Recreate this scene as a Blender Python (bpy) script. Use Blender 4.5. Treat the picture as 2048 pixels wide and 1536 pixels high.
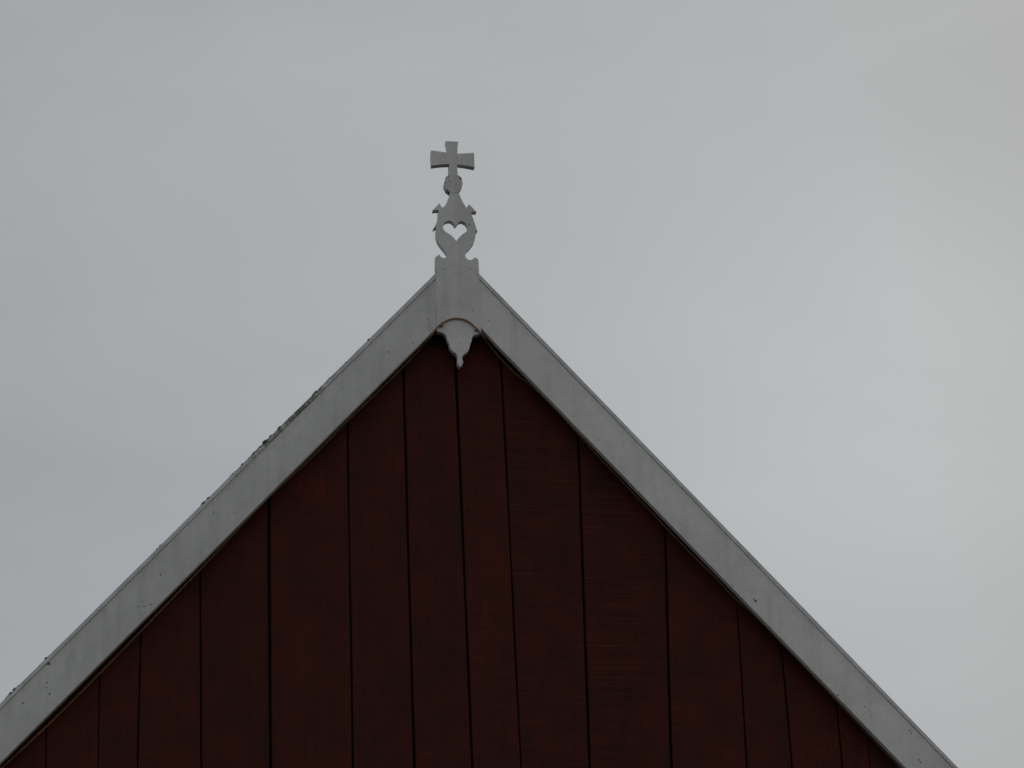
import bpy, bmesh, math, random
from mathutils import Vector, Matrix, noise

for o in list(bpy.data.objects):
    bpy.data.objects.remove(o)
scene = bpy.context.scene
col = scene.collection
rnd = random.Random(7)

# ------------------------------------------------------------------ measured outlines (metres, x from the gable axis, z above ground)
CROSS = [[-0.0243, 12.3918], [-0.0213, 12.4616], [-0.0666, 12.4563], [-0.1139, 12.4466], [-0.116, 12.496], [-0.1152, 12.5408], [-0.078, 12.537], [-0.0299, 12.5321], [-0.031, 12.5627], [-0.0367, 12.602], [0.032, 12.6033], [0.0266, 12.5664], [0.0251, 12.5291], [0.0677, 12.5334], [0.1132, 12.5402], [0.1133, 12.4952], [0.1137, 12.4508], [0.0684, 12.4581], [0.0216, 12.4625], [0.0221, 12.4283], [0.0242, 12.3887]]
BODY = [[0.0246, 12.3066], [0.0243, 12.2963], [0.0306, 12.2766], [0.0422, 12.2425], [0.0643, 12.2015], [0.0687, 12.2096], [0.0786, 12.2244], [0.1159, 12.1807], [0.0884, 12.1794], [0.0907, 12.1638], [0.1019, 12.1235], [0.1144, 12.0772], [0.1175, 12.0657], [0.1077, 12.0663], [0.1072, 12.036], [0.0985, 11.998], [0.0785, 11.9657], [0.056, 11.9366], [0.05, 11.9174], [0.0538, 11.9021], [0.0658, 11.8903], [0.078, 11.888], [0.0902, 11.895], [0.099, 11.9077], [0.1177, 11.8951], [0.1194, 11.8612], [0.1199, 11.8017], [0.1212, 11.5226], [0.1214, 11.4658], [0.1121, 11.4551], [0.0838, 11.4454], [0.0722, 11.4281], [0.0699, 11.4111], [0.0619, 11.3897], [0.0577, 11.3688], [0.046, 11.3472], [0.0251, 11.3275], [0.0184, 11.3083], [0.0224, 11.2919], [0.0201, 11.2753], [0.006, 11.2557], [-0.0021, 11.2701], [-0.007, 11.2904], [-0.0047, 11.3114], [-0.0099, 11.3317], [-0.0279, 11.3453], [-0.0423, 11.3675], [-0.0454, 11.3883], [-0.0542, 11.4085], [-0.0626, 11.4355], [-0.0772, 11.4493], [-0.1065, 11.4579], [-0.1076, 11.4894], [-0.1068, 11.6152], [-0.1073, 11.7888], [-0.107, 11.8482], [-0.1057, 11.8959], [-0.0847, 11.9126], [-0.0756, 11.8976], [-0.0648, 11.8923], [-0.0511, 11.896], [-0.0386, 11.906], [-0.0413, 11.9121], [-0.0582, 11.9392], [-0.0767, 11.9662], [-0.0925, 11.9931], [-0.0998, 12.0301], [-0.0992, 12.0553], [-0.0961, 12.0756], [-0.114, 12.0634], [-0.0924, 12.1119], [-0.0851, 12.1578], [-0.0841, 12.1792], [-0.1141, 12.1753], [-0.0776, 12.2213], [-0.0685, 12.2028], [-0.0648, 12.1952], [-0.0549, 12.2006], [-0.0435, 12.2185], [-0.0407, 12.2245], [-0.0275, 12.2598], [-0.0198, 12.2951], [-0.0195, 12.307]]
HEART = [[-0.0626, 12.0824], [-0.0601, 12.0966], [-0.0516, 12.1081], [-0.04, 12.116], [-0.0268, 12.119], [-0.0146, 12.1144], [-0.0039, 12.1031], [0.0045, 12.0876], [0.0144, 12.1042], [0.0238, 12.1151], [0.0362, 12.1199], [0.0498, 12.1151], [0.0604, 12.1044], [0.0671, 12.0885], [0.0678, 12.0729], [0.0592, 12.0583], [0.0368, 12.0382], [0.0171, 12.0152], [0.005, 11.9989], [-0.0074, 12.0169], [-0.0287, 12.0375], [-0.0502, 12.0518], [-0.0587, 12.0638]]
KNOB = [[0.0281, 12.3951], [0.0433, 12.3802], [0.045, 12.3645], [0.0477, 12.3455], [0.0444, 12.3294], [0.0396, 12.3179], [0.0247, 12.2945], [0.0016, 12.2858], [-0.0207, 12.2887], [-0.0324, 12.2965], [-0.0406, 12.3051], [-0.0469, 12.3178], [-0.0508, 12.3327], [-0.0494, 12.348], [-0.0459, 12.3607], [-0.0416, 12.3664], [-0.0426, 12.3761], [-0.0364, 12.385], [-0.0253, 12.393], [0.0005, 12.4001]]
GAPS = [[-2.0393, 9.1413, -2.0365, 9.0226, 0.5], [-1.7901, 9.5166, -1.789, 9.0308, 0.45], [-1.5943, 9.7234, -1.6003, 9.0371, 0.8], [-1.3059, 10.0779, -1.2931, 9.0473, 1.0], [-0.966, 10.4727, -0.9602, 9.0584, 1.5], [-0.5641, 10.9195, -0.5596, 9.0717, 0.8], [-0.2745, 11.2733, -0.2591, 9.0817, 1.3], [-0.0029, 11.404, 0.0257, 9.0912, 1.5], [0.234, 11.4166, 0.2649, 9.0991, 0.9], [0.6214, 10.9146, 0.6044, 9.1104, 1.4], [1.0469, 10.4373, 1.0135, 9.124, 1.5], [1.3952, 10.0336, 1.3926, 9.1367, 0.6], [1.6103, 9.7806, 1.6198, 9.1442, 0.55], [1.8719, 9.4909, 1.8757, 9.1527, 0.8], [2.0151, 9.3207, 2.0181, 9.1575, 0.3]]
CABLE = [[-2.3921, 0.02, 8.8693], [-2.2409, 0.02, 9.0201], [-2.0286, 0.02, 9.2473], [-1.8002, 0.02, 9.51], [-1.6049, 0.02, 9.7408], [-1.2108, 0.02, 10.2148], [-0.9667, 0.02, 10.5104], [-0.7645, 0.02, 10.7272], [-0.5748, 0.02, 10.9505], [-0.4063, 0.02, 11.138], [-0.2753, 0.02, 11.2878], [-0.2016, 0.0182, 11.375], [-0.1656, -0.0073, 11.4112], [-0.1371, -0.0483, 11.4342], [-0.1191, -0.071, 11.4578], [-0.1004, -0.071, 11.4851], [-0.0766, -0.071, 11.5068], [-0.0467, -0.071, 11.5246], [-0.0061, -0.071, 11.535], [0.0353, -0.071, 11.529], [0.071, -0.071, 11.5078], [0.0931, -0.071, 11.4839], [0.1137, -0.071, 11.4601], [0.1366, -0.0528, 11.4377], [0.1625, -0.0164, 11.4267], [0.1867, 0.0091, 11.4126], [0.2299, 0.02, 11.3653], [0.2938, 0.02, 11.2899], [0.356, 0.02, 11.2373], [0.4133, 0.02, 11.1838], [0.526, 0.02, 11.057], [0.72, 0.02, 10.8212], [0.9392, 0.02, 10.565], [1.0586, 0.02, 10.4246], [1.1776, 0.02, 10.2874], [1.2964, 0.02, 10.1572], [1.3806, 0.02, 10.0581], [1.4606, 0.02, 9.9784], [1.5923, 0.02, 9.8295], [1.9239, 0.02, 9.4444], [2.2744, 0.02, 9.0359]]
CLIPS = [[[-0.085, 11.4941], 1], [[0.0959, 11.4791], -1]]
MOSS = [[[-0.9782, 10.7855], 1.6], [[-1.0059, 10.7504], 1.2], [[-0.9529, 10.8206], 1.0], [[-1.031, 10.7239], 0.8], [[-1.0485, 10.7035], 0.7], [[-0.8389, 10.9479], 0.9], [[-0.7419, 11.061], 0.8], [[-0.7573, 11.0345], 0.5], [[-0.6726, 11.1447], 0.25], [[-0.5823, 11.2443], 0.25], [[-0.4627, 11.3838], 0.45], [[-1.1585, 10.5865], 0.675], [[-1.141, 10.6096], 0.44999999999999996], [[-1.2898, 10.4361], 0.75], [[-1.3046, 10.4216], 0.6000000000000001], [[-1.2774, 10.4505], 0.44999999999999996], [[-1.5148, 10.1708], 0.375], [[-2.0574, 9.5352], 0.6], [[-2.1966, 9.3675], 0.8], [[-2.2197, 9.3405], 0.9], [[-0.915, 10.862], 0.7], [[-0.877, 10.9063], 0.7], [[-0.7111, 11.1026], 0.5], [[-1.1036, 10.6476], 0.5]]
MARKSL = [[-1.5853, 9.8495, 0.0044], [-1.6145, 9.847, 0.0036], [-1.5514, 9.8616, 0.0044], [-1.5067, 10.0225, 0.0044], [-2.1576, 9.3176, 0.0051], [-2.158, 9.2422, 0.0027], [-2.222, 9.0645, 0.0029], [-2.041, 9.5287, 0.01], [-2.0459, 9.4288, 0.0044], [-2.0325, 9.3691, 0.0056], [-2.05, 9.4024, 0.0036], [-0.357, 11.326, 0.0044], [-0.6235, 11.0818, 0.0031], [-1.2482, 10.3696, 0.0036], [-1.1417, 10.3771, 0.0031], [-0.1548, 11.5291, 0.0036], [-0.2352, 11.3847, 0.0036]]
MARKSR = [[1.4698, 10.0041, 0.0071], [1.4615, 10.0148, 0.0044], [1.1062, 10.4196, 0.0036], [2.02, 9.3935, 0.0031], [1.9898, 9.4489, 0.0044], [2.2094, 9.325, 0.0044], [2.2147, 9.3117, 0.004], [2.2474, 9.2914, 0.0031], [2.2427, 9.171, 0.0049], [2.2506, 9.158, 0.0044], [0.8369, 10.8714, 0.0029], [1.8578, 9.5062, 0.0044], [1.3569, 10.085, 0.0033], [0.1643, 11.5363, 0.0033], [0.7078, 10.8737, 0.004]]
MARKSF = [[0.0807, 11.5897, 0.0044], [-0.0643, 11.8254, 0.004], [0.0808, 11.8337, 0.0033], [0.0043, 11.3924, 0.0033], [0.0761, 12.1011, 0.0049], [0.0232, 12.5048, 0.0033], [-0.0311, 12.1761, 0.0022], [0.0321, 12.1799, 0.0022], [-0.1086, 11.8243, 0.0044]]
MARKSK = [[-0.044, 12.3422, 0.0038], [-0.0166, 12.3515, 0.0036], [-0.0257, 12.3571, 0.0024], [0.0077, 12.3713, 0.0031], [0.0117, 12.3411, 0.0038], [0.0005, 12.3495, 0.0022], [-0.0336, 12.3004, 0.0058], [-0.0259, 12.2932, 0.0044], [0.0369, 12.3792, 0.0071], [0.0279, 12.3893, 0.0044], [-0.0383, 12.3806, 0.0044], [-0.0275, 12.392, 0.0044], [-0.0245, 12.3845, 0.0031]]  # rot spots; the lower-left ones paint the shade of the disc's underside
MARKSW = [[0.0835, 10.5766, 0.0067], [0.0378, 10.4847, 0.0067], [-0.0302, 10.5068, 0.0044], [1.2634, 9.9234, 0.0089], [1.2522, 9.9065, 0.0067], [0.8937, 10.0269, 0.0056], [-0.7437, 9.1596, 0.0067], [-0.8978, 10.0541, 0.0067], [-1.585, 9.5561, 0.0078], [-0.7424, 10.5387, 0.0067], [0.3073, 10.5503, 0.0067], [0.5895, 10.1109, 0.0067], [-1.0099, 9.6793, 0.0044], [-0.4105, 10.1651, 0.0044], [-0.119, 9.7407, 0.0044], [0.4362, 9.8712, 0.0044], [0.7473, 9.4771, 0.0049], [1.1761, 9.4927, 0.0049], [-1.1565, 9.4079, 0.0049], [-0.4603, 9.3536, 0.0044], [0.1387, 9.5889, 0.004], [-1.4239, 9.4509, 0.0044], [-0.1683, 10.9333, 0.004], [-0.403, 10.6385, 0.0044]]
CAM = {"loc": [-2.8078, -17.8, 1.6], "mat": [[0.987486, -0.045361, -0.151045], [-0.154577, -0.468321, -0.869932], [-0.031276, 0.882393, -0.469472]]}

# ------------------------------------------------------------------ camera, sky, sun, exposure
cam_d = bpy.data.cameras.new('camera')
cam_d.sensor_width = 36.0
cam_d.lens = 36.0 * 8000.0 / 2048.0
cam_d.clip_start = 0.1
cam_d.clip_end = 3000.0
cam = bpy.data.objects.new('camera', cam_d)
col.objects.link(cam)
_m = Matrix(CAM['mat']).to_4x4()
_m.translation = Vector(CAM['loc'])
cam.matrix_world = _m
scene.camera = cam

SKY_SIDE = (98.9, -1.79)          # azimuth, elevation (degrees) the cloud deck thins towards
SKY_THIN = (16.04, 27.01)
SUN_EL, SUN_AZ = math.radians(48), math.radians(38)      # behind the gable, to the right (azimuth from +Y towards +X)
world = bpy.data.worlds.new('World')
scene.world = world
world.use_nodes = True
wt = world.node_tree
for n in list(wt.nodes):
    wt.nodes.remove(n)


def nd(t, kind, **kw):
    n = t.nodes.new(kind)
    for k, v in kw.items():
        if k in n.inputs:
            n.inputs[k].default_value = v
        else:
            setattr(n, k, v)
    return n


def ramp(t, src, stops, interp='LINEAR'):
    n = t.nodes.new('ShaderNodeValToRGB')
    n.color_ramp.interpolation = interp
    e = n.color_ramp.elements
    while len(e) < len(stops):
        e.new(0.5)
    for i, (p, c) in enumerate(stops):
        e[i].position = p
        e[i].color = (c[0], c[1], c[2], 1) if isinstance(c, (tuple, list)) else (c, c, c, 1)
    t.links.new(src, n.inputs['Fac'])
    return n.outputs['Color']


def math_n(t, op, a, b=None, c=None):
    n = t.nodes.new('ShaderNodeMath')
    n.operation = op
    for i, v in enumerate((a, b, c)):
        if v is None:
            continue
        if isinstance(v, (int, float)):
            n.inputs[i].default_value = v
        else:
            t.links.new(v, n.inputs[i])
    return n.outputs[0]


def mixc(t, kind, fac, a, b):
    n = t.nodes.new('ShaderNodeMixRGB')
    n.blend_type = kind
    for s, v in (('Fac', fac), ('Color1', a), ('Color2', b)):
        if isinstance(v, (int, float)):
            n.inputs[s].default_value = v if s == 'Fac' else (v, v, v, 1)
        elif isinstance(v, tuple):
            n.inputs[s].default_value = (v[0], v[1], v[2], 1)
        else:
            t.links.new(v, n.inputs[s])
    return n.outputs[0]


tc = nd(wt, 'ShaderNodeTexCoord')
sky = nd(wt, 'ShaderNodeTexSky')
sky.sky_type = 'NISHITA'
sky.sun_disc = False
sky.sun_elevation = SUN_EL
sky.sun_rotation = SUN_AZ
sky.dust_density = 4.0
# an even cloud deck: a little thinner ahead of the gable, soft banks of thicker and thinner cloud
sund = Vector((math.sin(SUN_AZ) * math.cos(SUN_EL), math.cos(SUN_AZ) * math.cos(SUN_EL), math.sin(SUN_EL)))
dot = nd(wt, 'ShaderNodeVectorMath', operation='DOT_PRODUCT')
wt.links.new(tc.outputs['Generated'], dot.inputs[0])
dot.inputs[1].default_value = sund
glow = nd(wt, 'ShaderNodeMapRange')
for k, v in (('From Min', -1.0), ('From Max', 1.0), ('To Min', 4.55), ('To Max', 4.0)):
    glow.inputs[k].default_value = v
wt.links.new(dot.outputs['Value'], glow.inputs['Value'])
cl = nd(wt, 'ShaderNodeTexNoise', Scale=8.0, Detail=4.0, Roughness=0.5, Distortion=0.5)
wmap = nd(wt, 'ShaderNodeMapping')
wmap.inputs['Location'].default_value = (0.35, 0.2, 1.1)
wmap.inputs['Rotation'].default_value = (0.0, math.radians(35), 0.0)
wmap.inputs['Scale'].default_value = (0.6, 1.0, 1.5)
wt.links.new(tc.outputs['Generated'], wmap.inputs['Vector'])
wt.links.new(wmap.outputs['Vector'], cl.inputs['Vector'])
bank = ramp(wt, cl.outputs['Fac'], [(0.25, 0.945), (0.75, 1.045)], 'EASE')
deck = mixc(wt, 'MULTIPLY', 1.0, glow.outputs['Result'], bank)


def toward(az, el):
    """cosine of the angle between a sky direction and the one at this azimuth / elevation (degrees)"""
    n = nd(wt, 'ShaderNodeVectorMath', operation='DOT_PRODUCT')
    wt.links.new(tc.outputs['Generated'], n.inputs[0])
    a, e = math.radians(az), math.radians(el)
    n.inputs[1].default_value = (math.sin(a) * math.cos(e), math.cos(a) * math.cos(e), math.sin(e))
    return n.outputs['Value']


# thicker cloud to the west, thinner to the east, and one soft thin patch low in the north-east
west = math_n(wt, 'ADD', toward(SKY_SIDE[0], SKY_SIDE[1]), math_n(wt, 'MULTIPLY', math_n(wt, 'SUBTRACT', cl.outputs['Fac'], 0.5), 0.05))
side = nd(wt, 'ShaderNodeMapRange')
for k, v in (('From Min', -0.14), ('From Max', 0.14), ('To Min', 0.0), ('To Max', 1.0)):
    side.inputs[k].default_value = v
wt.links.new(west, side.inputs['Value'])
deck = mixc(wt, 'MULTIPLY', 1.0, deck, ramp(wt, side.outputs['Result'], [(0.0, (0.825, 0.875, 0.900)), (0.14, (0.890, 0.935, 0.960)), (0.34, (0.932, 0.985, 1.010)), (0.6, (0.925, 0.988, 1.012)), (0.86, (0.955, 0.985, 0.995)), (1.0, (0.925, 0.938, 0.938))], 'B_SPLINE'))
lobe = math_n(wt, 'EXPONENT', math_n(wt, 'DIVIDE', math_n(wt, 'SUBTRACT', toward(*SKY_THIN), 1.0), 0.0031))
deck = mixc(wt, 'MULTIPLY', 1.0, deck, math_n(wt, 'ADD', math_n(wt, 'MULTIPLY', lobe, 0.235), 1.0))
skymix = mixc(wt, 'MIX', 0.95, sky.outputs['Color'], deck)
bg = nd(wt, 'ShaderNodeBackground', Strength=0.1)
wt.links.new(skymix, bg.inputs['Color'])
wo = nd(wt, 'ShaderNodeOutputWorld')
wt.links.new(bg.outputs[0], wo.inputs['Surface'])

sun_d = bpy.data.lights.new('sun', 'SUN')
sun_d.energy = 0.5
sun_d.angle = math.radians(40)
sun_d.color = (1.0, 0.97, 0.93)
sun = bpy.data.objects.new('sun', sun_d)
sun.rotation_euler = (-sund).to_track_quat('-Z', 'Y').to_euler()
sun.location = (0, 0, 30)
col.objects.link(sun)

scene.view_settings.view_transform = 'Standard'
scene.view_settings.look = 'None'
scene.view_settings.exposure = 0.0
scene.view_settings.gamma = 1.0


# ------------------------------------------------------------------ materials
def new_mat(name):
    m = bpy.data.materials.new(name)
    m.use_nodes = True
    t = m.node_tree
    b = t.nodes['Principled BSDF']
    return m, t, b


def coords(t, scale=(1, 1, 1), rot=(0, 0, 0)):
    c = nd(t, 'ShaderNodeTexCoord')
    mp = nd(t, 'ShaderNodeMapping')
    mp.inputs['Scale'].default_value = scale
    mp.inputs['Rotation'].default_value = rot
    t.links.new(c.outputs['Object'], mp.inputs['Vector'])
    return mp.outputs['Vector']


def bump(t, b, h, strength, dist):
    n = nd(t, 'ShaderNodeBump', Strength=strength, Distance=dist)
    t.links.new(h, n.inputs['Height'])
    t.links.new(n.outputs['Normal'], b.inputs['Normal'])


def white_paint(name, base=(0.50, 0.50, 0.495), marks=(), along=None, grime=None):
    """old white oil paint: rain streaks, grey patches, specks, a few named stains and painted shade marks"""
    m, t, b = new_mat(name)
    v = coords(t)
    n1 = nd(t, 'ShaderNodeTexNoise', Scale=3.2, Detail=5.0, Roughness=0.6)
    t.links.new(v, n1.inputs['Vector'])
    c = ramp(t, n1.outputs['Fac'], [(0.3, tuple(x * 0.91 for x in base)), (0.7, tuple(x * 1.05 for x in base))])
    n2 = nd(t, 'ShaderNodeTexNoise', Scale=26.0, Detail=4.0, Roughness=0.65)
    t.links.new(v, n2.inputs['Vector'])
    c = mixc(t, 'MULTIPLY', 1.0, c, ramp(t, n2.outputs['Fac'], [(0.3, 0.925), (0.66, 1.035)]))
    n3 = nd(t, 'ShaderNodeTexNoise', Scale=1.0, Detail=3.0, Roughness=0.5)           # rain streaks run down
    t.links.new(coords(t, (16, 16, 1.6)), n3.inputs['Vector'])
    c = mixc(t, 'MULTIPLY', 1.0, c, ramp(t, n3.outputs['Fac'], [(0.32, 0.88), (0.5, 1.0)]))
    # scattered specks of dirt
    vo = nd(t, 'ShaderNodeTexVoronoi', Scale=13.0, Randomness=1.0)
    t.links.new(v, vo.inputs['Vector'])
    sp = ramp(t, vo.outputs['Distance'], [(0.03, 1.0), (0.06, 0.0)])
    sel = ramp(t, vo.outputs['Color'], [(0.70, 0.0), (0.74, 0.75)])
    c = mixc(t, 'MIX', math_n(t, 'MULTIPLY', sp, sel), c, (0.17, 0.17, 0.16))
    if grime:                                                                        # green-brown algae band along the cap
        ca, sa, off, width = grime
        sep = nd(t, 'ShaderNodeSeparateXYZ')
        oc = nd(t, 'ShaderNodeTexCoord')
        t.links.new(oc.outputs['Object'], sep.inputs[0])
        d = math_n(t, 'ADD', math_n(t, 'MULTIPLY', sep.outputs['X'], sa), math_n(t, 'MULTIPLY', sep.outputs['Z'], ca))
        d = math_n(t, 'SUBTRACT', off, d)
        d = math_n(t, 'ADD', d, math_n(t, 'MULTIPLY', n1.outputs['Fac'], 0.03))
        g = ramp(t, math_n(t, 'DIVIDE', d, width), [(0.0, 0.55), (1.0, 0.0)])
        c = mixc(t, 'MULTIPLY', g, c, (0.86, 0.83, 0.70))
    if marks:
        sep = nd(t, 'ShaderNodeSeparateXYZ')
        oc = nd(t, 'ShaderNodeTexCoord')
        t.links.new(oc.outputs['Object'], sep.inputs[0])
        comb = nd(t, 'ShaderNodeCombineXYZ')
        t.links.new(sep.outputs['X'], comb.inputs['X'])
        t.links.new(sep.outputs['Z'], comb.inputs['Z'])
        jit = nd(t, 'ShaderNodeTexNoise', Scale=180.0, Detail=2.0)
        t.links.new(v, jit.inputs['Vector'])
        acc = None
        for x, z, r in marks:
            dn = nd(t, 'ShaderNodeVectorMath', operation='DISTANCE')
            t.links.new(comb.outputs[0], dn.inputs[0])
            dn.inputs[1].default_value = (x, 0, z)
            q = math_n(t, 'DIVIDE', dn.outputs['Value'], r * 1.15)
            acc = q if acc is None else math_n(t, 'MINIMUM', acc, q)
        acc = math_n(t, 'ADD', acc, math_n(t, 'MULTIPLY', math_n(t, 'SUBTRACT', jit.outputs['Fac'], 0.5), 1.2))
        c = mixc(t, 'MIX', ramp(t, acc, [(0.55, 0.92), (1.0, 0.0)]), c, (0.06, 0.055, 0.05))
    t.links.new(c, b.inputs['Base Color'])
    b.inputs['Roughness'].default_value = 0.62
    b.inputs['Specular IOR Level'].default_value = 0.3
    bump(t, b, n2.outputs['Fac'], 0.25, 0.003)
    return m


def red_planks():
    m, t, b = new_mat('red_painted_planks')
    geo = nd(t, 'ShaderNodeNewGeometry')
    pr = geo.outputs['Random Per Island']
    # each plank shifts its own grain
    oc = nd(t, 'ShaderNodeTexCoord')
    sh = nd(t, 'ShaderNodeCombineXYZ')
    t.links.new(math_n(t, 'MULTIPLY', pr, 37.0), sh.inputs['X'])
    t.links.new(math_n(t, 'MULTIPLY', pr, 11.0), sh.inputs['Z'])
    ad = nd(t, 'ShaderNodeVectorMath', operation='ADD')
    t.links.new(oc.outputs['Object'], ad.inputs[0])
    t.links.new(sh.outputs[0], ad.inputs[1])

    def mapped(scale):
        mp = nd(t, 'ShaderNodeMapping')
        mp.inputs['Scale'].default_value = scale
        t.links.new(ad.outputs[0], mp.inputs['Vector'])
        return mp.outputs['Vector']
    blot = nd(t, 'ShaderNodeTexNoise', Scale=5.5, Detail=7.0, Roughness=0.68)
    t.links.new(mapped((1, 1, 0.7)), blot.inputs['Vector'])
    c = ramp(t, blot.outputs['Fac'], [(0.28, (0.041, 0.0142, 0.0112)), (0.52, (0.064, 0.0150, 0.0104)), (0.74, (0.096, 0.0165, 0.0108))])
    fib = nd(t, 'ShaderNodeTexNoise', Scale=1.0, Detail=5.0, Roughness=0.6)
    t.links.new(mapped((60, 60, 2.2)), fib.inputs['Vector'])
    c = mixc(t, 'MULTIPLY', 1.0, c, ramp(t, fib.outputs['Fac'], [(0.3, 0.90), (0.65, 1.06)]))
    fine = nd(t, 'ShaderNodeTexNoise', Scale=1.0, Detail=4.0, Roughness=0.7)
    t.links.new(mapped((150, 150, 28)), fine.inputs['Vector'])
    c = mixc(t, 'MULTIPLY', 1.0, c, ramp(t, fine.outputs['Fac'], [(0.3, 0.84), (0.7, 1.16)]))
    worn = nd(t, 'ShaderNodeTexNoise', Scale=1.0, Detail=6.0, Roughness=0.75)          # paint worn thin in small flecks
    t.links.new(mapped((34, 34, 9)), worn.inputs['Vector'])
    c = mixc(t, 'MIX', ramp(t, worn.outputs['Fac'], [(0.66, 0.0), (0.74, 0.55)]), c, (0.125, 0.026, 0.014))
    # rough-sawn: fine marks across the plank, strongest on the planks flagged "sawn"
    at = nd(t, 'ShaderNodeAttribute', attribute_name='sawn')
    saw = nd(t, 'ShaderNodeTexNoise', Scale=1.0, Detail=3.0, Roughness=0.7, Distortion=0.1)
    t.links.new(mapped((1.5, 1.5, 125)), saw.inputs['Vector'])
    brk = nd(t, 'ShaderNodeTexNoise', Scale=1.0, Detail=3.0)                           # the saw marks come and go
    t.links.new(mapped((5, 5, 2.2)), brk.inputs['Vector'])
    swc = ramp(t, saw.outputs['Fac'], [(0.30, (0.68, 0.72, 0.74)), (0.54, (1.0, 1.0, 1.0)), (0.70, (2.0, 1.85, 1.75))])
    c = mixc(t, 'MULTIPLY', math_n(t, 'MULTIPLY', at.outputs['Fac'], ramp(t, brk.outputs['Fac'], [(0.3, 0.45), (0.6, 1.0)])), c, swc)
    c = mixc(t, 'MULTIPLY', 1.0, c, ramp(t, pr, [(0.0, (0.92, 0.96, 0.97)), (1.0, (1.06, 1.02, 1.0))]))
    # knots and nail stains
    vo = nd(t, 'ShaderNodeTexVoronoi', Scale=3.1, Randomness=1.0)
    t.links.new(mapped((1, 1, 0.8)), vo.inputs['Vector'])
    kn = math_n(t, 'MULTIPLY', ramp(t, vo.outputs['Distance'], [(0.02, 1.0), (0.055, 0.0)]), ramp(t, vo.outputs['Color'], [(0.5, 0.0), (0.55, 0.8)]))
    c = mixc(t, 'MIX', kn, c, (0.012, 0.008, 0.007))
    sepw = nd(t, 'ShaderNodeSeparateXYZ')
    t.links.new(oc.outputs['Object'], sepw.inputs[0])
    combw = nd(t, 'ShaderNodeCombineXYZ')
    t.links.new(sepw.outputs['X'], combw.inputs['X'])
    t.links.new(sepw.outputs['Z'], combw.inputs['Z'])
    acc = None
    for x, z, r in MARKSW:                                                             # single knots and rusty nail heads
        dn = nd(t, 'ShaderNodeVectorMath', operation='DISTANCE')
        t.links.new(combw.outputs[0], dn.inputs[0])
        dn.inputs[1].default_value = (x, 0, z)
        q = math_n(t, 'DIVIDE', dn.outputs['Value'], r)
        acc = q if acc is None else math_n(t, 'MINIMUM', acc, q)
    acc = math_n(t, 'ADD', acc, math_n(t, 'MULTIPLY', math_n(t, 'SUBTRACT', fine.outputs['Fac'], 0.5), 0.9))
    c = mixc(t, 'MIX', ramp(t, acc, [(0.5, 0.9), (1.1, 0.0)]), c, (0.007, 0.006, 0.006))
    t.links.new(c, b.inputs['Base Color'])
    b.inputs['Roughness'].default_value = 0.75
    b.inputs['Specular IOR Level'].default_value = 0.12
    h = math_n(t, 'ADD', math_n(t, 'MULTIPLY', fib.outputs['Fac'], 0.5), math_n(t, 'MULTIPLY', math_n(t, 'MULTIPLY', saw.outputs['Fac'], 1.6), at.outputs['Fac']))
    bump(t, b, h, 0.55, 0.004)
    return m


def simple(name, c0, c1, scale, rough=0.8, stretch=(1, 1, 1), bs=0.3, bd=0.004, spec=0.3):
    m, t, b = new_mat(name)
    n = nd(t, 'ShaderNodeTexNoise', Scale=scale, Detail=6.0, Roughness=0.62)
    t.links.new(coords(t, stretch), n.inputs['Vector'])
    t.links.new(ramp(t, n.outputs['Fac'], [(0.32, c0), (0.68, c1)]), b.inputs['Base Color'])
    b.inputs['Roughness'].default_value = rough
    b.inputs['Specular IOR Level'].default_value = spec
    bump(t, b, n.outputs['Fac'], bs, bd)
    return m


ANG = math.radians(49.05)
SA, CA = math.sin(ANG), math.cos(ANG)
X0 = 0.011                                            # the roof ridge sits a hair to the right of the finial axis
WY = 0.028                                            # face of the planks
AP_OUT, AP_IN, AP_LOW = 11.9357, 11.9035, 11.6175     # apex heights: cap top, cap underside, board lower edge

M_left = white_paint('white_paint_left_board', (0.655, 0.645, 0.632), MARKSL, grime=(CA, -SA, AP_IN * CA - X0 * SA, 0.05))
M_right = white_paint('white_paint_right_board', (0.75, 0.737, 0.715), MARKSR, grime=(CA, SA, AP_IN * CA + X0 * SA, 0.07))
M_fin = white_paint('white_paint_finial', (0.69, 0.675, 0.66), MARKSF)
M_knob = white_paint('white_paint_knob', (0.62, 0.605, 0.585), MARKSK)


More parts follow.
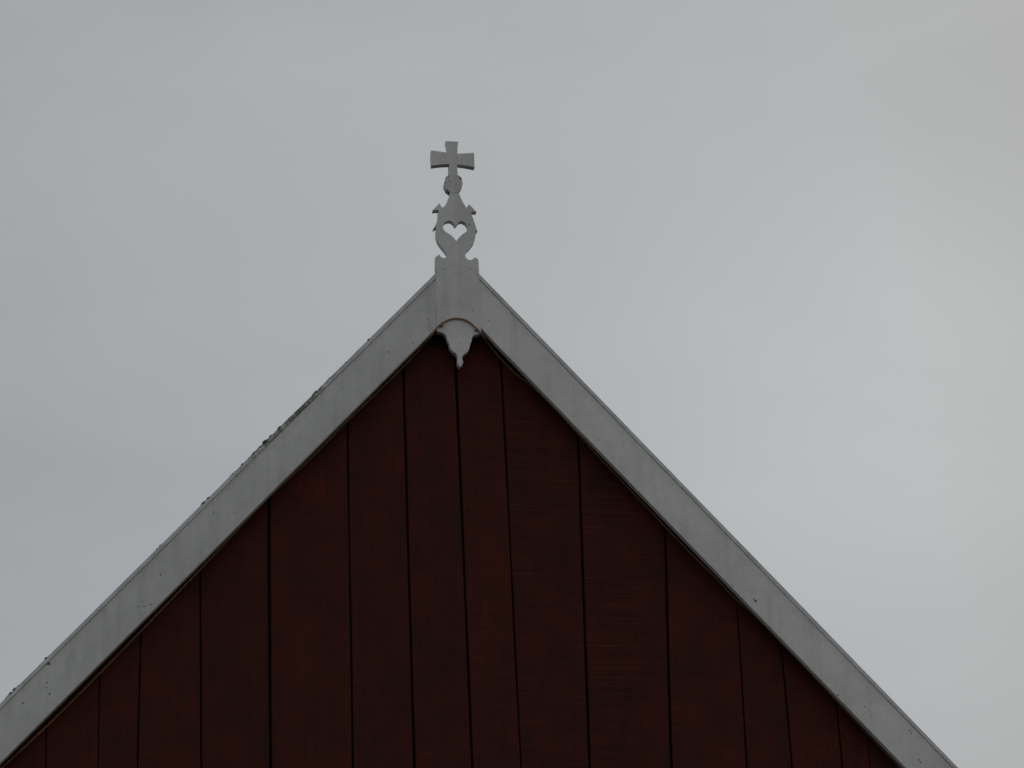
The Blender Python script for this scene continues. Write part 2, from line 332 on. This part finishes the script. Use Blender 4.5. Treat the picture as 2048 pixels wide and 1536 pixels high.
def capping_paint(name, mossy):
    """weathered grey-white capping; algae and moss film where the roof stays damp"""
    m, t, b = new_mat(name)
    v = coords(t)
    n = nd(t, 'ShaderNodeTexNoise', Scale=9.0, Detail=6.0, Roughness=0.62)
    t.links.new(v, n.inputs['Vector'])
    c = ramp(t, n.outputs['Fac'], [(0.32, (0.50, 0.51, 0.52)), (0.68, (0.70, 0.71, 0.72))])
    n2 = nd(t, 'ShaderNodeTexNoise', Scale=38.0, Detail=4.0, Roughness=0.7)
    t.links.new(v, n2.inputs['Vector'])
    sep = nd(t, 'ShaderNodeSeparateXYZ')
    oc = nd(t, 'ShaderNodeTexCoord')
    t.links.new(oc.outputs['Object'], sep.inputs[0])
    x = math_n(t, 'ABSOLUTE', sep.outputs['X'])
    if mossy:
        damp = ramp(t, math_n(t, 'DIVIDE', x, 3.0), [(0.08, 0.04), (0.19, 0.18), (0.27, 0.70), (0.34, 0.38), (0.5, 0.10), (1.0, 0.14)])
    else:
        damp = ramp(t, math_n(t, 'DIVIDE', x, 3.0), [(0.1, 0.0), (0.6, 0.02), (0.9, 0.22), (1.0, 0.1)])
    f = math_n(t, 'ADD', damp, math_n(t, 'MULTIPLY', math_n(t, 'SUBTRACT', n2.outputs['Fac'], 0.5), 1.5))
    c = mixc(t, 'MIX', ramp(t, f, [(0.30, 0.0), (0.72, 0.92)]), c, (0.085, 0.090, 0.060))
    t.links.new(c, b.inputs['Base Color'])
    b.inputs['Roughness'].default_value = 0.8
    bump(t, b, n2.outputs['Fac'], 0.4, 0.004)
    return m


M_cap_left = capping_paint('mossy_capping', True)
M_cap_right = capping_paint('clean_capping', False)
M_red = red_planks()
M_dark = simple('tarred_boards', (0.010, 0.009, 0.009), (0.022, 0.019, 0.018), 12.0, 0.9, (1, 1, 0.2), spec=0.05)
M_soffit = simple('shade_dark_soffit', (0.012, 0.012, 0.012), (0.028, 0.026, 0.025), 10.0, 0.85)  # near-black colour stands in for the shade under the edge boards
M_cable = simple('brown_cable', (0.19, 0.125, 0.080), (0.40, 0.205, 0.090), 7.0, 0.55)
M_clip = simple('bronze_clip', (0.16, 0.10, 0.05), (0.30, 0.19, 0.10), 60.0, 0.5)
M_moss = simple('moss', (0.035, 0.045, 0.020), (0.12, 0.125, 0.075), 70.0, 0.95, bs=0.6)
M_tile = simple('roof_tiles', (0.045, 0.038, 0.036), (0.10, 0.075, 0.065), 8.0, 0.8)
M_brick = simple('brown_brick', (0.16, 0.075, 0.05), (0.30, 0.15, 0.10), 14.0, 0.85)
M_ground = simple('gravel_ground', (0.034, 0.031, 0.027), (0.062, 0.056, 0.049), 1.6, 0.95, spec=0.05)


# ------------------------------------------------------------------ helpers
def link(name, me, mat, parent=None):
    o = bpy.data.objects.new(name, me)
    if mat:
        me.materials.append(mat)
    col.objects.link(o)
    if parent:
        o.parent = parent
    return o


def from_bm(name, bm, mat, parent=None, smooth=False):
    bmesh.ops.recalc_face_normals(bm, faces=bm.faces)
    me = bpy.data.meshes.new(name)
    bm.to_mesh(me)
    bm.free()
    if smooth:
        for p in me.polygons:
            p.use_smooth = True
    return link(name, me, mat, parent)


def soften(pts, corner=38.0, n=4):
    """rounds the gentle bends of a traced outline, keeps its sharp corners"""
    P = [Vector(p) for p in pts]
    L = len(P)
    sharp = []
    for i in range(L):
        a, b = P[i] - P[i - 1], P[(i + 1) % L] - P[i]
        sharp.append(a.length < 1e-6 or b.length < 1e-6 or abs(math.degrees(a.angle_signed(b))) > corner)
    out = []
    for i in range(L):
        p0, p1, p2, p3 = P[i - 1], P[i], P[(i + 1) % L], P[(i + 2) % L]
        d = (p2 - p1).length
        m1 = (p2 - p1) if sharp[i] else ((p1 - p0).normalized() + (p2 - p1).normalized()) * 0.5 * d
        m2 = (p2 - p1) if sharp[(i + 1) % L] else ((p2 - p1).normalized() + (p3 - p2).normalized()) * 0.5 * d
        for k in range(n):
            s = k / n
            h = (2 * s**3 - 3 * s**2 + 1) * p1 + (s**3 - 2 * s**2 + s) * m1 + (-2 * s**3 + 3 * s**2) * p2 + (s**3 - s**2) * m2
            out.append((h.x, h.y))
    return out


def cut_board(name, outlines, y0, y1, mat, parent, bevel=0.0006):
    """a board sawn to an outline (first loop) with holes (other loops), lying between y0 (front) and y1"""
    cu = bpy.data.curves.new(name, 'CURVE')
    cu.dimensions = '2D'
    cu.fill_mode = 'BOTH'
    cu.extrude = abs(y1 - y0) / 2 - bevel
    cu.bevel_depth = bevel
    cu.bevel_resolution = 2
    cu.offset = -bevel
    for ol in outlines:
        sp = cu.splines.new('POLY')
        sp.points.add(len(ol) - 1)
        for p, (x, z) in zip(sp.points, ol):
            p.co = (x, z, 0, 1)
        sp.use_cyclic_u = True
    tmp = bpy.data.objects.new('tmp', cu)
    col.objects.link(tmp)
    dg = bpy.context.evaluated_depsgraph_get()
    dg.update()
    me = bpy.data.meshes.new_from_object(tmp.evaluated_get(dg))
    bpy.data.objects.remove(tmp)
    yc = (y0 + y1) / 2
    me.transform(Matrix(((1, 0, 0, 0), (0, 0, -1, yc), (0, 1, 0, 0), (0, 0, 0, 1))))
    me.materials.clear()
    me.name = name
    return link(name, me, mat, parent)


def prism(bm, poly, y0, y1):
    f = [bm.verts.new((x, y0, z)) for x, z in poly]
    k = [bm.verts.new((x, y1, z)) for x, z in poly]
    bm.faces.new(f)
    bm.faces.new(list(reversed(k)))
    L = len(poly)
    for i in range(L):
        bm.faces.new((f[i], k[i], k[(i + 1) % L], f[(i + 1) % L]))


def bevelled(name, poly, y0, y1, mat, parent, w=0.003):
    bm = bmesh.new()
    prism(bm, poly, y0, y1)
    bmesh.ops.recalc_face_normals(bm, faces=bm.faces)
    bmesh.ops.bevel(bm, geom=list(bm.edges), offset=w, segments=2, affect='EDGES', profile=0.5)
    return from_bm(name, bm, mat, parent)


# ------------------------------------------------------------------ ground
bm = bmesh.new()
bmesh.ops.create_grid(bm, x_segments=8, y_segments=8, size=900)
g = from_bm('ground', bm, M_ground)
g['kind'] = 'structure'

# ------------------------------------------------------------------ the barn
EAVE_X = 7.4
LEN = 18.0
barn = bpy.data.objects.new('barn', None)
col.objects.link(barn)
barn['label'] = 'steep barn gable of dark red planks with white edge boards and a white cut-out finial'
barn['category'] = 'barn'


def roof_z(x, apex):
    return apex - abs(x - X0) * math.tan(ANG)


# plank gable: real planks with open joints over a tarred inner skin
def plank_wall():
    bm = bmesh.new()
    lay = bm.verts.layers.float.new('sawn')
    zb = 3.0
    joints = [list(gp) for gp in GAPS]
    x = joints[0][0]
    extra_l, extra_r = [], []
    while x > -EAVE_X + 0.45:
        x -= rnd.uniform(0.24, 0.36)
        extra_l.append([x, 9.1, x, 8.9, rnd.choice((0.5, 0.9, 1.3))])
    x = joints[-1][0]
    while x < EAVE_X - 0.45:
        x += rnd.uniform(0.24, 0.36)
        extra_r.append([x, 9.1, x, 8.9, rnd.choice((0.5, 0.9, 1.3))])
    joints = list(reversed(extra_l)) + joints + extra_r
    i0 = len(extra_l)

    def jx(j, z):
        x0, z0, x1, z1, w = j
        k = (x1 - x0) / (z1 - z0)
        return x0 + (max(z, 8.7) - z0) * k
    ends = [[-EAVE_X, 9, -EAVE_X, 8, 0.0]] + joints + [[EAVE_X, 9, EAVE_X, 8, 0.0]]
    for i in range(len(ends) - 1):
        a, b = ends[i], ends[i + 1]
        k = i - i0
        sawn = {9: 0.75, 10: 1.0, 8: 0.45, 11: 0.5, 12: 0.5, 13: 0.45}.get(k, rnd.uniform(0.14, 0.26))
        if k == 9:
            sawn = 0.85
        proud = WY + rnd.uniform(-0.0035, 0.0)
        rows = 110
        prev = None
        seed = rnd.uniform(0, 100)
        for r in range(rows + 1):
            s = r / rows
            ring = []
            side = []
            for q, (j, sgn) in enumerate(((a, 1), (b, -1))):
                z = zb
                zt = min(roof_z(jx(j, 11.0), AP_LOW + 0.16), AP_LOW + 0.1)
                z = zb + (zt - zb) * s
                wob = noise.noise(Vector((seed + q * 17.3, z * 1.7, 0.0))) * 0.0022 + noise.noise(Vector((seed + q * 9.1, z * 9.0, 3.0))) * 0.0007
                x = jx(j, z) + sgn * (0.0042 * j[4] * (0.9 + 0.5 * noise.noise(Vector((seed, z * 0.8, 7.0)))) + 0.0008) + wob
                side.append((x, z))
            (xl, zl), (xr, zr) = side
            ch = 0.003
            for x, y, z in ((xl, WY + 0.022, zl), (xl, proud + ch, zl), (xl + ch, proud, zl), ((xl + xr) / 2, proud - 0.0008, (zl + zr) / 2),
                            (xr - ch, proud, zr), (xr, proud + ch, zr), (xr, WY + 0.022, zr)):
                v = bm.verts.new((x, y, z))
                v[lay] = sawn
                ring.append(v)
            if prev:
                for c in range(6):
                    bm.faces.new((prev[c], prev[c + 1], ring[c + 1], ring[c]))
            prev = ring
    return from_bm('gable_wall', bm, M_red, barn)


gable = plank_wall()
bm = bmesh.new()
prism(bm, [(-EAVE_X, 3.0), (EAVE_X, 3.0), (EAVE_X, roof_z(EAVE_X, AP_LOW + 0.12)), (X0, AP_LOW + 0.12), (-EAVE_X, roof_z(-EAVE_X, AP_LOW + 0.12))], WY + 0.0225, WY + 0.06)
from_bm('inner_skin', bm, M_dark, gable)
bm = bmesh.new()
prism(bm, [(-EAVE_X, 0), (EAVE_X, 0), (EAVE_X, 2.998), (-EAVE_X, 2.998)], 0.01, 0.28)
from_bm('plinth_wall', bm, M_brick, barn)
for sx in (-1, 1):
    bm = bmesh.new()
    xs = sorted((sx * EAVE_X, sx * (EAVE_X - 0.28)))
    ze = roof_z(EAVE_X, AP_LOW) + 0.1
    prism(bm, [(xs[0], 0), (xs[1], 0), (xs[1], ze), (xs[0], ze)], 0.285, LEN)
    from_bm('side_wall', bm, M_brick, barn)
bm = bmesh.new()
prism(bm, [(-EAVE_X, 0), (EAVE_X, 0), (EAVE_X, roof_z(EAVE_X, AP_LOW + 0.1)), (0, AP_LOW + 0.1), (-EAVE_X, roof_z(EAVE_X, AP_LOW + 0.1))], LEN + 0.002, LEN + 0.2)
from_bm('rear_wall', bm, M_brick, barn)

# roof slopes: pantiles on a deck, edge hidden behind the boards
for sx in (-1, 1):
    bm = bmesh.new()
    nx, ny = 60, 150
    XE = EAVE_X + 0.35
    grid = []
    for i in range(nx + 1):
        rowv = []
        xx = 0.03 + (XE - 0.03) * i / nx
        for j in range(ny + 1):
            y = 0.055 + (LEN + 0.2 - 0.055) * j / ny
            h = 0.018 * math.sin(j * math.pi / 1.5) - 0.016 * (i % 2)
            z = roof_z(sx * xx, AP_IN - 0.07) + h * 0.6
            rowv.append(bm.verts.new((sx * xx, y, z)))
        grid.append(rowv)
    under = [[bm.verts.new((sx * xx, y, roof_z(sx * xx, AP_IN - 0.20))) for y in (0.055, LEN + 0.2)] for xx in (0.03, XE)]
    for i in range(nx):
        for j in range(ny):
            bm.faces.new((grid[i][j], grid[i + 1][j], grid[i + 1][j + 1], grid[i][j + 1]))
    bm.faces.new((under[0][0], under[1][0], under[1][1], under[0][1]))
    bm.faces.new([grid[i][0] for i in range(nx + 1)] + [under[1][0], under[0][0]])
    bm.faces.new([grid[i][ny] for i in range(nx + 1)] + [under[1][1], under[0][1]])
    bm.faces.new([grid[nx][j] for j in range(ny + 1)] + [under[1][1], under[1][0]])
    from_bm('roof_slope', bm, M_tile, barn)

# white edge boards, capping strips, soffit strips coloured dark as shade behind them
XB = EAVE_X + 0.3


def strip_poly(sx, top, low, x0=0.0, x1=XB):
    return [(sx * x0, roof_z(sx * x0, top)), (sx * x1, roof_z(sx * x1, top)), (sx * x1, roof_z(sx * x1, low)), (sx * x0, roof_z(sx * x0, low))]


def edge_board(sx, mat):
    """long board with softly rounded arrises, faintly bowed along its length"""
    bm = bmesh.new()
    n = 120
    prev = None
    y0, y1, w = -0.060, -0.030, 0.0045
    for i in range(n + 1):
        x = X0 * (1 + sx) / 2 + 0.003 + XB * i / n
        wl = noise.noise(Vector((x * 0.9, sx * 5.0, 8.0))) * 0.003 + noise.noise(Vector((x * 6, sx * 5.0, 2.0))) * 0.0008
        zt, zl = roof_z(sx * x, AP_IN - 0.002), roof_z(sx * x, AP_LOW) + wl
        prof = [(zt, y1), (zt, y0)]
        for k in range(5):
            a = k / 4 * math.pi / 2
            prof.append((zl + 1.5 * w * (1 - math.sin(a)), y0 + w * (1 - math.cos(a))))
        prof.append((zl, y1))
        ring = [bm.verts.new((sx * x, y, z)) for z, y in prof]
        if prev:
            for c in range(len(ring)):
                d = (c + 1) % len(ring)
                bm.faces.new((prev[c], prev[d], ring[d], ring[c]))
        else:
            bm.faces.new(ring)
        prev = ring
    bm.faces.new(list(reversed(prev)))
    o = from_bm('edge_board', bm, mat, barn)
    for p in o.data.polygons:
        p.use_smooth = True
    md = o.modifiers.new('split', 'EDGE_SPLIT')
    md.split_angle = math.radians(40)
    return o


def capping(sx, parent, rough):
    bm = bmesh.new()
    n = 700
    prev = None
    y0, y1, w = -0.0645, 0.045, 0.0025
    for i in range(n + 1):
        x = 0.099 + (XB - 0.099) * i / n
        j = noise.noise(Vector((x * 14, sx * 3.0, 0.5))) * 0.0012 * rough + noise.noise(Vector((x * 1.3, sx * 3.0, 4.5))) * 0.0022
        zone = max(0.0, 1 - abs(x - 0.80) / 0.55) if sx < 0 else 0.15
        j += max(0.0, noise.noise(Vector((x * 34, 2.0, 0.5)))) * 0.0045 * rough * zone
        zt = roof_z(sx * x, AP_OUT) + j
        zl = roof_z(sx * x, AP_IN) + noise.noise(Vector((x * 2.1, sx * 3.0, 9.5))) * 0.0015
        prof = [(zt, y1), (zt, y0 + w), (zt - w, y0), (zl + w, y0), (zl, y0 + w), (zl, y1)]
        ring = [bm.verts.new((sx * x, y, z)) for z, y in prof]
        if prev:
            for c in range(len(ring)):
                d = (c + 1) % len(ring)
                bm.faces.new((prev[c], prev[d], ring[d], ring[c]))
        else:
            bm.faces.new(ring)
        prev = ring
    bm.faces.new(list(reversed(prev)))
    return from_bm('capping_strip', bm, M_cap_left if sx < 0 else M_cap_right, parent)


boards = {}
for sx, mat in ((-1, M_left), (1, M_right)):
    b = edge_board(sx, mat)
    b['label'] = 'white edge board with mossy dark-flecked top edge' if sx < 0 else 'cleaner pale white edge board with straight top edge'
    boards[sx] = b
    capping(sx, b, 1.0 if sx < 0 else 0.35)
    bm = bmesh.new()
    prism(bm, strip_poly(sx, AP_IN - 0.01, AP_LOW + 0.028, 0.025), -0.0295, WY - 0.0055)
    from_bm('soffit_strip', bm, M_soffit, b)

# moss tufts along the left capping
bm = bmesh.new()
for (x, z), s in MOSS:
    s *= 0.8
    for k in range(int(2 + 6 * s)):
        r = 0.003 + 0.006 * s * rnd.uniform(0.4, 1.0)
        px = x + rnd.gauss(0, 0.016 * s)
        pz = roof_z(px, AP_OUT) - r * rnd.uniform(0.35, 0.9) + 0.0035
        py = rnd.uniform(-0.064, -0.03)
        c = Vector((px, py, pz))
        ret = bmesh.ops.create_icosphere(bm, subdivisions=3, radius=r, matrix=Matrix.Translation(c))
        for v in ret['verts']:
            d = v.co - c
            # cushions lie along the slope: long with it, low across it
            along = Vector((CA if x > 0 else CA, 0, -SA if x > 0 else SA))
            a = d.dot(along)
            d = along * a * 1.55 + (d - along * a) * 0.8
            v.co = c + d * (1.0 + 0.55 * noise.noise(v.co * 190) + 0.25 * noise.noise(v.co * 520))
mo = from_bm('moss', bm, M_moss, boards[-1])
mo['kind'] = 'stuff'

# ------------------------------------------------------------------ the finial: one thick plank sawn to an ornamental outline
finial = cut_board('finial', [soften(BODY), soften(HEART, 60)], -0.064, -0.031, M_fin, barn)
finial['label'] = 'white sawn plank with heart-shaped hole, leaf barbs and pointed drop'
cross = cut_board('cross', [soften(CROSS, 25)], -0.064, -0.031, M_fin, finial)
cross['label'] = 'white cross with flared arms at the very top'
knob = cut_board('knob', [soften(KNOB, 30, 3)], -0.0655, -0.0295, M_knob, finial)
knob['label'] = 'round disc under the cross, spotted with dark rot and painted underside shade'


# ------------------------------------------------------------------ the cable along the boards
def tube(bm, pts, r, seg=10):
    P = [Vector(p) for p in pts]
    rings = []
    for i, p in enumerate(P):
        t = (P[min(i + 1, len(P) - 1)] - P[max(i - 1, 0)]).normalized()
        s = t.cross(Vector((0, 1, 0))).normalized()
        u = s.cross(t).normalized()
        rings.append([bm.verts.new(p + (s * math.cos(a) + u * math.sin(a)) * r) for a in [2 * math.pi * k / seg for k in range(seg)]])
    for a, b in zip(rings, rings[1:]):
        for k in range(seg):
            bm.faces.new((a[k], a[(k + 1) % seg], b[(k + 1) % seg], b[k]))
    bm.faces.new(rings[0])
    bm.faces.new(list(reversed(rings[-1])))


def spline(pts, n=6):
    P = [Vector(p) for p in pts]
    out = []
    for i in range(len(P) - 1):
        p0, p1, p2, p3 = P[max(i - 1, 0)], P[i], P[i + 1], P[min(i + 2, len(P) - 1)]
        d = (p2 - p1).length

        def tan(a, b, c):
            return (((b - a).normalized() if (b - a).length > 1e-6 else Vector()) + (c - b).normalized()) * 0.5 * d
        m1 = tan(p0, p1, p2) if i > 0 else p2 - p1
        m2 = tan(p1, p2, p3) if i < len(P) - 2 else p2 - p1
        for k in range(n):
            s = k / n
            out.append((2 * s**3 - 3 * s**2 + 1) * p1 + (s**3 - 2 * s**2 + s) * m1 + (-2 * s**3 + 3 * s**2) * p2 + (s**3 - s**2) * m2)
    out.append(P[-1])
    return out


cpts = list(CABLE)
# carry the cable on down both slopes to the eaves, just under the boards
xl = -EAVE_X + 0.1
dl = cpts[0][2] - roof_z(cpts[0][0], AP_LOW)
dr = cpts[-1][2] - roof_z(cpts[-1][0], AP_LOW)
cpts = [[xl, WY - 0.008, roof_z(xl, AP_LOW) + dl]] + cpts + [[-xl, WY - 0.008, roof_z(-xl, AP_LOW) + dr]]
bm = bmesh.new()
tube(bm, spline(cpts), 0.0043)
cable = from_bm('cable', bm, M_cable, None, smooth=True)
cable['label'] = 'thin brown cable arching over the foot of the white finial and along the edge boards'
cable['category'] = 'cable'
for (x, z), s in CLIPS:
    bm = bmesh.new()
    a = math.atan2(1.0, 1.25 * s)
    loop = []
    for k in range(14):
        t = 2 * math.pi * k / 14
        loop.append((x + 0.0075 * math.cos(t) * (1.0 + 0.15 * math.cos(2 * t)), z - 0.004 + 0.0085 * math.sin(t)))
    prism(bm, loop, -0.0775, -0.0642)
    bmesh.ops.recalc_face_normals(bm, faces=bm.faces)
    bmesh.ops.bevel(bm, geom=[e for e in bm.edges if abs(e.verts[0].co.y - e.verts[1].co.y) < 1e-6], offset=0.002, segments=2, affect='EDGES')
    from_bm('clip', bm, M_clip, cable)
